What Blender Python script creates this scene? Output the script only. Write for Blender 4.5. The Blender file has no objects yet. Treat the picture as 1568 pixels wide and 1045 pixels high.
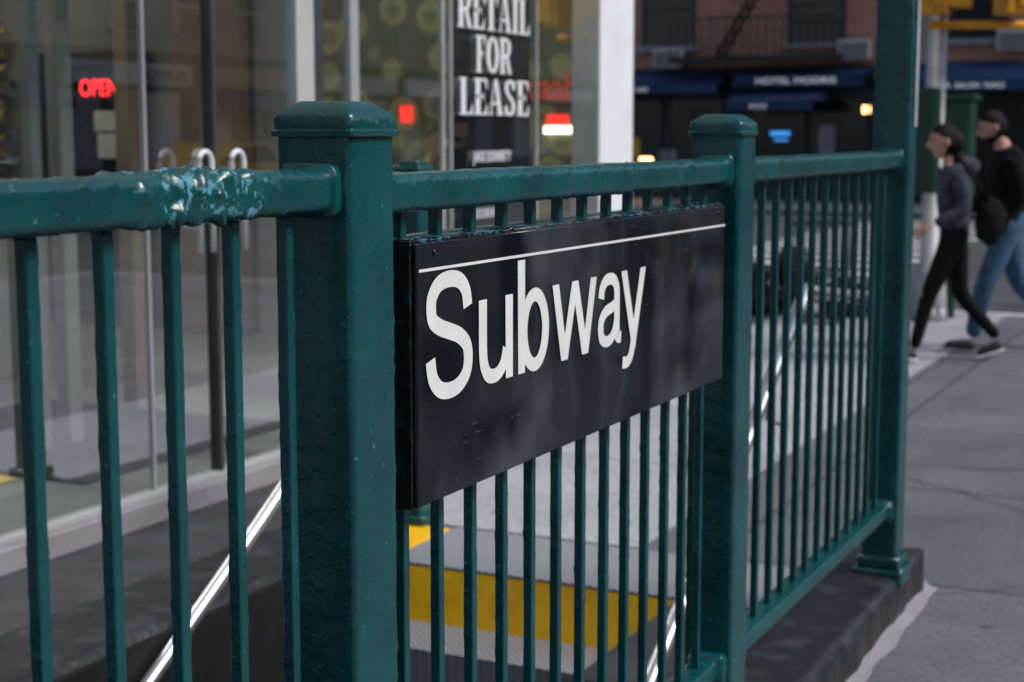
import bpy, bmesh, math, random
from mathutils import Vector, Matrix, noise
random.seed(7)
scene = bpy.context.scene
COL = scene.collection
R = math.radians

# ------------------------------------------------------------------ materials
def nmat(name):
    m = bpy.data.materials.new(name); m.use_nodes = True
    nt = m.node_tree
    return m, nt, nt.nodes, nt.links, nt.nodes['Principled BSDF']

def mat(name, base, rough=0.6, metal=0.0, var=0.25, vscale=3.0, bump=0.0, bscale=40.0, spec=0.5, emit=0.0, coat=0.0, col2=None, lo=0.35, hi=0.65):
    m, nt, N, L, B = nmat(name)
    B.inputs['Roughness'].default_value = rough
    B.inputs['Metallic'].default_value = metal
    B.inputs['Specular IOR Level'].default_value = spec
    B.inputs['Coat Weight'].default_value = coat
    tc = N.new('ShaderNodeTexCoord')
    nz = N.new('ShaderNodeTexNoise'); nz.inputs['Scale'].default_value = vscale
    nz.inputs['Detail'].default_value = 4; nz.inputs['Roughness'].default_value = 0.6
    L.new(tc.outputs['Object'], nz.inputs['Vector'])
    cr = N.new('ShaderNodeValToRGB')
    cr.color_ramp.elements[0].position = lo; cr.color_ramp.elements[1].position = hi
    c2 = col2 if col2 else [min(1, c*(1+var)) for c in base]
    cr.color_ramp.elements[0].color = [c*(1-var) for c in base] + [1] if not col2 else list(base)+[1]
    cr.color_ramp.elements[1].color = list(c2)+[1]
    L.new(nz.outputs['Fac'], cr.inputs['Fac'])
    L.new(cr.outputs['Color'], B.inputs['Base Color'])
    if emit:
        B.inputs['Emission Color'].default_value = list(base)+[1]
        B.inputs['Emission Strength'].default_value = emit
    if bump:
        n2 = N.new('ShaderNodeTexNoise'); n2.inputs['Scale'].default_value = bscale; n2.inputs['Detail'].default_value = 4
        L.new(tc.outputs['Object'], n2.inputs['Vector'])
        bp = N.new('ShaderNodeBump'); bp.inputs['Strength'].default_value = bump; bp.inputs['Distance'].default_value = 0.01
        L.new(n2.outputs['Fac'], bp.inputs['Height']); L.new(bp.outputs['Normal'], B.inputs['Normal'])
    return m

def green_paint(name, flakes=False):
    m, nt, N, L, B = nmat(name)
    tc = N.new('ShaderNodeTexCoord')
    def nz(scale, detail=3, rough=0.55):
        n = N.new('ShaderNodeTexNoise'); n.inputs['Scale'].default_value = scale
        n.inputs['Detail'].default_value = detail; n.inputs['Roughness'].default_value = rough
        L.new(tc.outputs['Object'], n.inputs['Vector']); return n
    big = nz(6)
    cr = N.new('ShaderNodeValToRGB')
    cr.color_ramp.elements[0].position = 0.3; cr.color_ramp.elements[0].color = (0.0015, 0.044, 0.050, 1)
    cr.color_ramp.elements[1].position = 0.75; cr.color_ramp.elements[1].color = (0.0035, 0.090, 0.096, 1)
    L.new(big.outputs['Fac'], cr.inputs['Fac'])
    sc = nz(75, 3)
    cr2 = N.new('ShaderNodeValToRGB')
    cr2.color_ramp.elements[0].position = 0.69; cr2.color_ramp.elements[0].color = (0, 0, 0, 1)
    cr2.color_ramp.elements[1].position = 0.76; cr2.color_ramp.elements[1].color = (1, 1, 1, 1)
    L.new(sc.outputs['Fac'], cr2.inputs['Fac'])
    mx = N.new('ShaderNodeMixRGB'); mx.inputs[2].default_value = (0.06, 0.24, 0.26, 1)
    L.new(cr2.outputs['Color'], mx.inputs[0]); L.new(cr.outputs['Color'], mx.inputs[1])
    out = mx.outputs[0]
    if flakes:
        sx = N.new('ShaderNodeSeparateXYZ'); L.new(tc.outputs['Object'], sx.inputs[0])
        mr = N.new('ShaderNodeMapRange'); mr.interpolation_type = 'SMOOTHSTEP'
        sub = N.new('ShaderNodeMath'); sub.operation = 'SUBTRACT'; sub.inputs[1].default_value = 1.515
        L.new(sx.outputs['Y'], sub.inputs[0])
        ab = N.new('ShaderNodeMath'); ab.operation = 'ABSOLUTE'; L.new(sub.outputs[0], ab.inputs[0])
        mr.inputs['From Min'].default_value = 0.08; mr.inputs['From Max'].default_value = 0.17
        mr.inputs['To Min'].default_value = 1; mr.inputs['To Max'].default_value = 0
        L.new(ab.outputs[0], mr.inputs['Value'])
        fn = nz(60, 4, 0.6)
        ad = N.new('ShaderNodeMath'); ad.operation = 'MULTIPLY'; L.new(fn.outputs['Fac'], ad.inputs[0]); L.new(mr.outputs[0], ad.inputs[1])
        cr3 = N.new('ShaderNodeValToRGB')
        cr3.color_ramp.elements[0].position = 0.54; cr3.color_ramp.elements[0].color = (0, 0, 0, 1)
        cr3.color_ramp.elements[1].position = 0.60; cr3.color_ramp.elements[1].color = (1, 1, 1, 1)
        L.new(ad.outputs[0], cr3.inputs['Fac'])
        mx2 = N.new('ShaderNodeMixRGB'); mx2.inputs[2].default_value = (0.11, 0.33, 0.42, 1)
        L.new(cr3.outputs['Color'], mx2.inputs[0]); L.new(out, mx2.inputs[1]); out = mx2.outputs[0]
    L.new(out, B.inputs['Base Color'])
    B.inputs['Roughness'].default_value = 0.24
    B.inputs['Specular IOR Level'].default_value = 0.6
    n1 = nz(28, 2); n2 = nz(160, 3)
    vo = N.new('ShaderNodeTexVoronoi'); vo.inputs['Scale'].default_value = 55; L.new(tc.outputs['Object'], vo.inputs['Vector'])
    vr = N.new('ShaderNodeMapRange'); vr.inputs['From Min'].default_value = 0.0; vr.inputs['From Max'].default_value = 0.22
    vr.inputs['To Min'].default_value = 1; vr.inputs['To Max'].default_value = 0; L.new(vo.outputs['Distance'], vr.inputs['Value'])
    a1 = N.new('ShaderNodeMath'); a1.operation = 'MULTIPLY_ADD'; a1.inputs[1].default_value = 0.25
    L.new(n2.outputs['Fac'], a1.inputs[0]); L.new(n1.outputs['Fac'], a1.inputs[2])
    a2 = N.new('ShaderNodeMath'); a2.operation = 'MULTIPLY_ADD'; a2.inputs[1].default_value = 0.35
    L.new(vr.outputs[0], a2.inputs[0]); L.new(a1.outputs[0], a2.inputs[2])
    bp = N.new('ShaderNodeBump'); bp.inputs['Strength'].default_value = 0.6; bp.inputs['Distance'].default_value = 0.005
    L.new(a2.outputs[0], bp.inputs['Height']); L.new(bp.outputs['Normal'], B.inputs['Normal'])
    return m

def brick_mat(name, c1, c2, mortar, scale=1.0):
    m, nt, N, L, B = nmat(name)
    tc = N.new('ShaderNodeTexCoord'); sx = N.new('ShaderNodeSeparateXYZ'); cb = N.new('ShaderNodeCombineXYZ')
    L.new(tc.outputs['Object'], sx.inputs[0]); L.new(sx.outputs['X'], cb.inputs['X']); L.new(sx.outputs['Z'], cb.inputs['Y'])
    br = N.new('ShaderNodeTexBrick'); br.inputs['Scale'].default_value = scale
    br.inputs['Brick Width'].default_value = 0.23; br.inputs['Row Height'].default_value = 0.085
    br.inputs['Mortar Size'].default_value = 0.012
    br.inputs['Color1'].default_value = (*c1, 1); br.inputs['Color2'].default_value = (*c2, 1); br.inputs['Mortar'].default_value = (*mortar, 1)
    L.new(cb.outputs[0], br.inputs['Vector'])
    nz = N.new('ShaderNodeTexNoise'); nz.inputs['Scale'].default_value = 0.9; nz.inputs['Detail'].default_value = 4
    L.new(tc.outputs['Object'], nz.inputs['Vector'])
    mx = N.new('ShaderNodeMixRGB'); mx.blend_type = 'MULTIPLY'; mx.inputs[0].default_value = 0.5
    L.new(br.outputs['Color'], mx.inputs[1]); L.new(nz.outputs['Fac'], mx.inputs[2])
    L.new(mx.outputs[0], B.inputs['Base Color']); B.inputs['Roughness'].default_value = 0.85
    return m

def sidewalk_mat(name, lo_c, hi_c, joint=1.55):
    m, nt, N, L, B = nmat(name)
    tc = N.new('ShaderNodeTexCoord')
    def nz(scale, detail=5, rough=0.6):
        n = N.new('ShaderNodeTexNoise'); n.inputs['Scale'].default_value = scale; n.inputs['Detail'].default_value = detail
        n.inputs['Roughness'].default_value = rough; L.new(tc.outputs['Object'], n.inputs['Vector']); return n
    n1 = nz(1.1, 6, 0.72); n2 = nz(45, 3)
    cr = N.new('ShaderNodeValToRGB'); cr.color_ramp.elements[0].position = 0.3; cr.color_ramp.elements[1].position = 0.7
    cr.color_ramp.elements[0].color = (*lo_c, 1); cr.color_ramp.elements[1].color = (*hi_c, 1); L.new(n1.outputs['Fac'], cr.inputs['Fac'])
    sp = N.new('ShaderNodeMixRGB'); sp.blend_type = 'OVERLAY'; sp.inputs[0].default_value = 0.8
    L.new(cr.outputs[0], sp.inputs[1]); L.new(n2.outputs['Fac'], sp.inputs[2])
    br = N.new('ShaderNodeTexBrick'); br.offset = 0; br.inputs['Scale'].default_value = 1
    br.inputs['Brick Width'].default_value = joint; br.inputs['Row Height'].default_value = joint; br.inputs['Mortar Size'].default_value = 0.011
    br.inputs['Mortar Smooth'].default_value = 0.3
    br.inputs['Color1'].default_value = (1, 1, 1, 1); br.inputs['Color2'].default_value = (0.82, 0.83, 0.85, 1); br.inputs['Mortar'].default_value = (0.3, 0.3, 0.3, 1)
    mp = N.new('ShaderNodeMapping'); mp.inputs['Location'].default_value = (0.35, 0.55, 0); L.new(tc.outputs['Object'], mp.inputs[0]); L.new(mp.outputs[0], br.inputs['Vector'])
    m2 = N.new('ShaderNodeMixRGB'); m2.blend_type = 'MULTIPLY'; m2.inputs[0].default_value = 1
    L.new(sp.outputs[0], m2.inputs[1]); L.new(br.outputs['Color'], m2.inputs[2])
    vo = N.new('ShaderNodeTexVoronoi'); vo.feature = 'DISTANCE_TO_EDGE'; vo.inputs['Scale'].default_value = 0.55
    ds = N.new('ShaderNodeMixRGB'); ds.inputs[0].default_value = 0.12; nw = nz(2.5)
    L.new(tc.outputs['Object'], ds.inputs[1]); L.new(nw.outputs['Color'], ds.inputs[2]); L.new(ds.outputs[0], vo.inputs['Vector'])
    ck = N.new('ShaderNodeMapRange'); ck.inputs['From Min'].default_value = 0.0; ck.inputs['From Max'].default_value = 0.006
    ck.inputs['To Min'].default_value = 0.35; ck.inputs['To Max'].default_value = 1; L.new(vo.outputs['Distance'], ck.inputs['Value'])
    m3 = N.new('ShaderNodeMixRGB'); m3.blend_type = 'MULTIPLY'; m3.inputs[0].default_value = 0.8
    L.new(m2.outputs[0], m3.inputs[1]); L.new(ck.outputs[0], m3.inputs[2])
    vg = N.new('ShaderNodeTexVoronoi'); vg.inputs['Scale'].default_value = 2.4; L.new(tc.outputs['Object'], vg.inputs['Vector'])
    gk = N.new('ShaderNodeMapRange'); gk.inputs['From Min'].default_value = 0.045; gk.inputs['From Max'].default_value = 0.06
    gk.inputs['To Min'].default_value = 0.45; gk.inputs['To Max'].default_value = 1; L.new(vg.outputs['Distance'], gk.inputs['Value'])
    m4 = N.new('ShaderNodeMixRGB'); m4.blend_type = 'MULTIPLY'; m4.inputs[0].default_value = 0.8
    L.new(m3.outputs[0], m4.inputs[1]); L.new(gk.outputs[0], m4.inputs[2])
    L.new(m4.outputs[0], B.inputs['Base Color']); B.inputs['Roughness'].default_value = 0.6
    bp = N.new('ShaderNodeBump'); bp.inputs['Strength'].default_value = 0.3; bp.inputs['Distance'].default_value = 0.006
    L.new(n2.outputs['Fac'], bp.inputs['Height']); L.new(bp.outputs['Normal'], B.inputs['Normal'])
    return m

def glass_mat(name, fac=0.4, tint=(0.75, 0.82, 0.8)):
    m = bpy.data.materials.new(name); m.use_nodes = True; nt = m.node_tree; N = nt.nodes; L = nt.links; N.clear()
    o = N.new('ShaderNodeOutputMaterial'); t = N.new('ShaderNodeBsdfTransparent'); g = N.new('ShaderNodeBsdfGlossy'); x = N.new('ShaderNodeMixShader')
    t.inputs[0].default_value = (*tint, 1); g.inputs['Color'].default_value = (0.95, 0.97, 1, 1); g.inputs['Roughness'].default_value = 0.01
    x.inputs[0].default_value = fac
    L.new(t.outputs[0], x.inputs[1]); L.new(g.outputs[0], x.inputs[2]); L.new(x.outputs[0], o.inputs[0])
    return m

def sign_mat(name):
    m, nt, N, L, B = nmat(name)
    tc = N.new('ShaderNodeTexCoord'); sx = N.new('ShaderNodeSeparateXYZ'); L.new(tc.outputs['Object'], sx.inputs[0])
    def nz(scale, detail=3, sc=None):
        n = N.new('ShaderNodeTexNoise'); n.inputs['Scale'].default_value = scale; n.inputs['Detail'].default_value = detail
        if sc:
            mp = N.new('ShaderNodeMapping'); mp.inputs['Scale'].default_value = sc; L.new(tc.outputs['Object'], mp.inputs[0]); L.new(mp.outputs[0], n.inputs['Vector'])
        else: L.new(tc.outputs['Object'], n.inputs['Vector'])
        return n
    n1 = nz(5, 2)
    cr = N.new('ShaderNodeValToRGB'); cr.color_ramp.elements[0].position = 0.50; cr.color_ramp.elements[1].position = 0.72
    cr.color_ramp.elements[0].color = (0.0050, 0.0052, 0.0100, 1); cr.color_ramp.elements[1].color = (0.050, 0.052, 0.066, 1)
    L.new(n1.outputs['Fac'], cr.inputs['Fac'])
    n2 = nz(16, 4, (1, 1, 9))
    c2 = N.new('ShaderNodeValToRGB'); c2.color_ramp.elements[0].position = 0.70; c2.color_ramp.elements[1].position = 0.74
    L.new(n2.outputs['Fac'], c2.inputs['Fac'])
    mx = N.new('ShaderNodeMixRGB'); mx.inputs[2].default_value = (0.07, 0.045, 0.045, 1); L.new(c2.outputs[0], mx.inputs[0]); L.new(cr.outputs[0], mx.inputs[1])
    e1 = N.new('ShaderNodeMapRange'); e1.inputs['From Min'].default_value = 1.438; e1.inputs['From Max'].default_value = 1.449
    L.new(sx.outputs['Z'], e1.inputs['Value'])
    n3 = nz(70, 4)
    ad = N.new('ShaderNodeMath'); ad.operation = 'MULTIPLY_ADD'; ad.inputs[1].default_value = 0.18; L.new(e1.outputs[0], ad.inputs[0]); L.new(n3.outputs['Fac'], ad.inputs[2])
    c3 = N.new('ShaderNodeValToRGB'); c3.color_ramp.elements[0].position = 0.72; c3.color_ramp.elements[1].position = 0.76; L.new(ad.outputs[0], c3.inputs['Fac'])
    m2 = N.new('ShaderNodeMixRGB'); m2.inputs[2].default_value = (0.03, 0.13, 0.16, 1); L.new(c3.outputs[0], m2.inputs[0]); L.new(mx.outputs[0], m2.inputs[1])
    L.new(m2.outputs[0], B.inputs['Base Color'])
    rr = N.new('ShaderNodeMapRange'); rr.inputs['To Min'].default_value = 0.15; rr.inputs['To Max'].default_value = 0.36; L.new(n1.outputs['Fac'], rr.inputs['Value'])
    L.new(rr.outputs[0], B.inputs['Roughness'])
    n4 = nz(5.0, 0); bp = N.new('ShaderNodeBump'); bp.inputs['Strength'].default_value = 1.0; bp.inputs['Distance'].default_value = 0.08
    ad4 = N.new('ShaderNodeMath'); ad4.operation = 'MULTIPLY_ADD'; ad4.inputs[1].default_value = 0.005
    n5 = nz(140, 3); L.new(n5.outputs['Fac'], ad4.inputs[0]); L.new(n4.outputs['Fac'], ad4.inputs[2])
    L.new(ad4.outputs[0], bp.inputs['Height']); L.new(bp.outputs['Normal'], B.inputs['Normal'])
    return m

def mural_mat(name):
    m, nt, N, L, B = nmat(name)
    tc = N.new('ShaderNodeTexCoord')
    vo = N.new('ShaderNodeTexVoronoi'); vo.inputs['Scale'].default_value = 3.6; L.new(tc.outputs['Object'], vo.inputs['Vector'])
    cr = N.new('ShaderNodeValToRGB'); e = cr.color_ramp.elements
    e[0].position = 0.0; e[0].color = (0.24, 0.23, 0.09, 1); e[1].position = 1; e[1].color = (0.07, 0.07, 0.035, 1)
    x = e.new(0.18); x.color = (0.12, 0.12, 0.06, 1); x = e.new(0.40); x.color = (0.25, 0.24, 0.11, 1); x = e.new(0.50); x.color = (0.09, 0.09, 0.05, 1)
    L.new(vo.outputs['Distance'], cr.inputs['Fac'])
    nz = N.new('ShaderNodeTexNoise'); nz.inputs['Scale'].default_value = 1.6; L.new(tc.outputs['Object'], nz.inputs['Vector'])
    mx = N.new('ShaderNodeMixRGB'); mx.blend_type = 'MIX'; mx.inputs[2].default_value = (0.09, 0.08, 0.055, 1)
    r = N.new('ShaderNodeMapRange'); r.inputs['From Min'].default_value = 0.55; r.inputs['From Max'].default_value = 0.72; L.new(nz.outputs['Fac'], r.inputs['Value'])
    L.new(r.outputs[0], mx.inputs[0]); L.new(cr.outputs[0], mx.inputs[1]); L.new(mx.outputs[0], B.inputs['Base Color'])
    L.new(mx.outputs[0], B.inputs['Emission Color']); B.inputs['Emission Strength'].default_value = 0.4  # self-glow added to brighten the print in the dark interior; not a lamp
    return m

def grip_mat(name, base):
    m, nt, N, L, B = nmat(name)
    tc = N.new('ShaderNodeTexCoord'); mp = N.new('ShaderNodeMapping'); mp.inputs['Rotation'].default_value = (0, 0, R(45)); L.new(tc.outputs['Object'], mp.inputs[0])
    ch = N.new('ShaderNodeTexWave'); ch.inputs['Scale'].default_value = 14; L.new(mp.outputs[0], ch.inputs['Vector'])
    mp2 = N.new('ShaderNodeMapping'); mp2.inputs['Rotation'].default_value = (0, 0, R(-45)); L.new(tc.outputs['Object'], mp2.inputs[0])
    ch2 = N.new('ShaderNodeTexWave'); ch2.inputs['Scale'].default_value = 14; L.new(mp2.outputs[0], ch2.inputs['Vector'])
    mu = N.new('ShaderNodeMath'); mu.operation = 'MULTIPLY'; L.new(ch.outputs['Fac'], mu.inputs[0]); L.new(ch2.outputs['Fac'], mu.inputs[1])
    cr = N.new('ShaderNodeValToRGB'); cr.color_ramp.elements[0].color = (*[c*0.6 for c in base], 1); cr.color_ramp.elements[1].color = (*[c*1.5 for c in base], 1)
    L.new(mu.outputs[0], cr.inputs['Fac']); L.new(cr.outputs[0], B.inputs['Base Color'])
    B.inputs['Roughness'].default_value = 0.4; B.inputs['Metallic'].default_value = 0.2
    bp = N.new('ShaderNodeBump'); bp.inputs['Strength'].default_value = 0.5; bp.inputs['Distance'].default_value = 0.003
    L.new(mu.outputs[0], bp.inputs['Height']); L.new(bp.outputs['Normal'], B.inputs['Normal'])
    return m

M = {}
M['green'] = green_paint('green_enamel_paint')
M['green_flake'] = green_paint('green_flaking_paint', True)
M['sign'] = sign_mat('black_enamel_sign')
M['signedge'] = mat('sign_edge_paint', (0.006, 0.009, 0.012), 0.4, vscale=30, bump=0.5, bscale=50, col2=(0.014, 0.06, 0.07), lo=0.58, hi=0.72)
M['white'] = mat('white_letter_enamel', (0.80, 0.81, 0.82), 0.35, var=0.05, vscale=14, bump=0.04, bscale=60)
M['blackstone'] = mat('black_painted_stone', (0.010, 0.011, 0.015), 0.5, vscale=7, bump=0.9, bscale=18, col2=(0.055, 0.055, 0.065), lo=0.50, hi=0.75)
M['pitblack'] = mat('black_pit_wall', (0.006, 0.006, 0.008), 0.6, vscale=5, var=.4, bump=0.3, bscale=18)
M['darkgrey'] = mat('dark_grey', (0.040, 0.041, 0.050), 0.6, var=0.35, vscale=4, bump=0.6, bscale=30)
M['side'] = sidewalk_mat('concrete_sidewalk', (0.10, 0.103, 0.12), (0.185, 0.19, 0.215))
M['side_lit'] = sidewalk_mat('concrete_with_painted_light', (0.34, 0.35, 0.385), (0.48, 0.49, 0.525))  # same sidewalk concrete; paler tone paints in the brighter light beyond the stairs
M['asphalt'] = mat('asphalt', (0.065, 0.066, 0.072), 0.8, var=0.3, vscale=1.5, bump=0.4, bscale=60)
M['roadpaint'] = mat('white_road_paint', (0.6, 0.6, 0.6), 0.7, var=0.25, vscale=4)
M['kerb'] = mat('granite_kerb', (0.3, 0.3, 0.31), 0.8, var=0.2, vscale=6)
M['yellow'] = mat('yellow_safety_paint', (0.86, 0.42, 0.003), 0.4, vscale=6, bump=0.2, bscale=30, col2=(0.95, 0.54, 0.005), lo=0.3, hi=0.5)
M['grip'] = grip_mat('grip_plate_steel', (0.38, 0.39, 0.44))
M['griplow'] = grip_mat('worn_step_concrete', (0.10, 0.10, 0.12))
M['steel'] = mat('brushed_steel', (0.66, 0.67, 0.70), 0.32, metal=0.9, var=0.08, vscale=10)
M['alu'] = mat('aluminium_frame', (0.42, 0.44, 0.45), 0.45, metal=0.2, var=0.08)
M['darkalu'] = mat('dark_frame', (0.05, 0.055, 0.06), 0.4, var=0.2)
M['palewall'] = mat('pale_panel', (0.48, 0.49, 0.48), 0.4, var=0.15, vscale=1.5)
M['whitecol'] = mat('white_column_paint', (0.82, 0.84, 0.88), 0.45, var=0.05)
M['sill'] = mat('grey_sill_stone', (0.26, 0.24, 0.27), 0.6, var=0.15, vscale=4, bump=0.1)
M['glass'] = glass_mat('storefront_glass', 0.40, (0.80, 0.87, 0.86))
M['floor'] = mat('interior_floor', (0.40, 0.43, 0.41), 0.35, var=0.2, vscale=1)
M['inwall'] = mat('interior_wall', (0.24, 0.25, 0.24), 0.8, var=0.4, vscale=0.7)
M['tan'] = mat('tan_panel', (0.36, 0.27, 0.20), 0.7, var=0.15)
M['mural'] = mural_mat('circle_print')
M['poster'] = mat('dark_poster_board', (0.016, 0.015, 0.014), 0.5, vscale=3, col2=(0.05, 0.045, 0.03), lo=.5, hi=.7)
M['neon'] = mat('red_neon', (1.0, 0.03, 0.04), 0.5, var=0.0, emit=5)
M['lamp'] = mat('lamp_diffuser', (1.0, 0.90, 0.74), 0.5, var=0.0, emit=7)
M['brick'] = brick_mat('brown_brick', (0.70, 0.31, 0.19), (0.54, 0.23, 0.14), (0.44, 0.29, 0.22))
M['brick2'] = brick_mat('grey_brick', (0.50, 0.41, 0.35), (0.42, 0.34, 0.29), (0.42, 0.37, 0.33))
M['wdark'] = mat('dark_window_pane', (0.012, 0.015, 0.02), 0.12, var=0.4, vscale=1.5)
M['wframe'] = mat('dark_window_frame', (0.03, 0.03, 0.035), 0.6, var=0.2)
M['wpale'] = mat('pale_window_frame', (0.5, 0.5, 0.48), 0.6, var=0.1)
M['navy'] = mat('navy_awning_canvas', (0.010, 0.035, 0.11), 0.75, var=0.25, vscale=2)
M['shop'] = mat('dark_shopfront', (0.012, 0.018, 0.035), 0.4, var=0.5, vscale=1.2)
M['ac'] = mat('ac_beige', (0.55, 0.52, 0.50), 0.6, var=0.1)
M['iron'] = mat('black_iron', (0.012, 0.012, 0.014), 0.6, var=0.3)
M['pole'] = mat('galvanised_pole', (0.40, 0.41, 0.43), 0.5, metal=0.2, var=0.15, vscale=6)
M['sigyel'] = mat('signal_yellow', (0.75, 0.33, 0.01), 0.45, var=0.2, vscale=5)
M['boxgreen'] = mat('box_green', (0.008, 0.05, 0.035), 0.4, var=0.2)
M['skin'] = mat('skin', (0.46, 0.26, 0.19), 0.55, var=0.08)
M['hair'] = mat('dark_hair', (0.008, 0.006, 0.006), 0.7, var=0.3, vscale=30, bump=0.6, bscale=90, spec=0.2)
M['hoodie'] = mat('slate_hoodie', (0.034, 0.040, 0.058), 0.9, var=0.35, vscale=9, bump=0.8, bscale=12)
M['blackcloth'] = mat('black_cloth', (0.006, 0.006, 0.008), 0.9, var=0.3, vscale=9, bump=0.6, bscale=12, spec=0.2)
M['jeans'] = mat('blue_jeans', (0.040, 0.095, 0.18), 0.9, var=0.4, vscale=7, bump=0.6, bscale=14)
M['shoe'] = mat('black_shoe', (0.012, 0.012, 0.014), 0.5, var=0.2)
M['sole'] = mat('white_sole', (0.7, 0.7, 0.7), 0.6, var=0.05)
M['lip'] = mat('lips', (0.35, 0.12, 0.11), 0.5, var=0.05)
M['taxi'] = mat('taxi_yellow', (0.80, 0.40, 0.02), 0.3, var=0.05, coat=0.5)
M['vanwhite'] = mat('van_white', (0.7, 0.7, 0.7), 0.3, var=0.05, coat=0.5)
M['tyre'] = mat('tyre', (0.02, 0.02, 0.02), 0.8, var=0.2)
M['trash'] = mat('black_plastic', (0.01, 0.01, 0.012), 0.25, var=0.3, bump=1.0, bscale=9)
M['redsig'] = mat('red_tail', (0.8, 0.03, 0.02), 0.4, var=0, emit=3)
M['leaf'] = mat('plant_leaf', (0.04, 0.10, 0.03), 0.6, var=0.5, vscale=20)
M['flower'] = mat('flower_yellow', (0.75, 0.45, 0.05), 0.6, var=0.4, vscale=20)
M['warmlamp'] = mat('warm_lamp', (1.0, 0.55, 0.2), 0.5, var=0, emit=6)
M['rustred'] = mat('rust_red', (0.60, 0.09, 0.04), 0.6, var=0, emit=0.5)
M['blueneon'] = mat('blue_neon', (0.05, 0.30, 0.8), .5, var=0, emit=1.2)

# ------------------------------------------------------------------ helpers
def empty(name, loc=(0, 0, 0), rotz=0):
    e = bpy.data.objects.new(name, None); e.location = loc; e.rotation_euler = (0, 0, rotz); COL.objects.link(e); return e

def meshobj(name, verts, faces, m, parent=None, smooth=False):
    me = bpy.data.meshes.new(name); me.from_pydata(verts, [], faces); me.update()
    bm = bmesh.new(); bm.from_mesh(me); bmesh.ops.recalc_face_normals(bm, faces=bm.faces); bm.to_mesh(me); bm.free()
    o = bpy.data.objects.new(name, me); COL.objects.link(o)
    if m: me.materials.append(m)
    if parent: o.parent = parent
    if smooth:
        for p in me.polygons: p.use_smooth = True
    return o

def box(name, x0, x1, y0, y1, z0, z1, m, parent=None, bev=0.0, seg=2):
    v = [(x, y, z) for x in (x0, x1) for y in (y0, y1) for z in (z0, z1)]
    f = [(0, 1, 3, 2), (4, 6, 7, 5), (0, 4, 5, 1), (2, 3, 7, 6), (0, 2, 6, 4), (1, 5, 7, 3)]
    o = meshobj(name, v, f, m, parent)
    if bev:
        b = o.modifiers.new('bevel', 'BEVEL'); b.width = bev; b.segments = seg; b.limit_method = 'ANGLE'
        for p in o.data.polygons: p.use_smooth = True
        b.harden_normals = True
    return o

def boxes(name, lst, m, parent=None):
    V, F = [], []
    for (x0, x1, y0, y1, z0, z1) in lst:
        k = len(V)
        V += [(x, y, z) for x in (x0, x1) for y in (y0, y1) for z in (z0, z1)]
        F += [tuple(i+k for i in f) for f in [(0, 1, 3, 2), (4, 6, 7, 5), (0, 4, 5, 1), (2, 3, 7, 6), (0, 2, 6, 4), (1, 5, 7, 3)]]
    return meshobj(name, V, F, m, parent)

def rring(w1, w2, r, sub=3, arc=4):
    pts = []
    cs = [(w1/2-r, w2/2-r, 0), (-w1/2+r, w2/2-r, 90), (-w1/2+r, -w2/2+r, 180), (w1/2-r, -w2/2+r, 270)]
    for k in range(4):
        cx, cy, a0 = cs[k]
        for i in range(arc+1):
            a = R(a0+90*i/arc); pts.append((cx+r*math.cos(a), cy+r*math.sin(a), math.cos(a), math.sin(a)))
        nx, ny, a1 = cs[(k+1) % 4]
        p = pts[-1]; a = R(a1); q = (nx+r*math.cos(a), ny+r*math.sin(a))
        for i in range(1, sub+1):
            t = i/(sub+1); pts.append((p[0]+(q[0]-p[0])*t, p[1]+(q[1]-p[1])*t, math.cos(a), math.sin(a)))
    return pts

def bar(name, axis, a0, a1, c1, c2, w1, w2, r, m, parent, amp=0.0006, seg=0.012, special=None):
    ring = rring(w1, w2, r); n = len(ring); k = max(2, int((a1-a0)/seg)); V, F = [], []
    for j in range(k+1):
        a = a0+(a1-a0)*j/k
        for (p, q, nx, ny) in ring:
            if axis == 'z': P = Vector((c1+p, c2+q, a)); Nn = Vector((nx, ny, 0))
            else: P = Vector((c1+p, a, c2+q)); Nn = Vector((nx, 0, ny))
            d = noise.noise(P*22)*amp
            n2 = noise.noise(P*70+Vector((5, 3, 1)))
            corner = abs(nx*ny)*2
            d += max(0, n2-0.28)*amp*5*(0.3+corner)
            if special: d += special(P, Nn)
            V.append(P+Nn*d)
    for j in range(k):
        for i in range(n):
            F.append((j*n+i, j*n+(i+1) % n, (j+1)*n+(i+1) % n, (j+1)*n+i))
    F.append(tuple(range(n))); F.append(tuple(range(k*n, k*n+n)))
    o = meshobj(name, V, F, m, parent, True)
    return o

def tube(name, pts, rad, m, parent=None, n=12):
    V, F = [], []
    pts = [Vector(p) for p in pts]
    for j, p in enumerate(pts):
        d = (pts[min(j+1, len(pts)-1)]-pts[max(j-1, 0)]).normalized()
        a = d.cross(Vector((0, 0, 1)));
        if a.length < 0.1: a = d.cross(Vector((0, 1, 0)))
        a.normalize(); b = d.cross(a)
        rr = rad[j] if isinstance(rad, (list, tuple)) else rad
        for i in range(n):
            t = 2*math.pi*i/n; V.append(p+a*math.cos(t)*rr+b*math.sin(t)*rr)
    for j in range(len(pts)-1):
        for i in range(n): F.append((j*n+i, j*n+(i+1) % n, (j+1)*n+(i+1) % n, (j+1)*n+i))
    F.append(tuple(range(n))); F.append(tuple(range((len(pts)-1)*n, len(pts)*n)))
    o = meshobj(name, V, F, m, parent, True)
    return o

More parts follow.
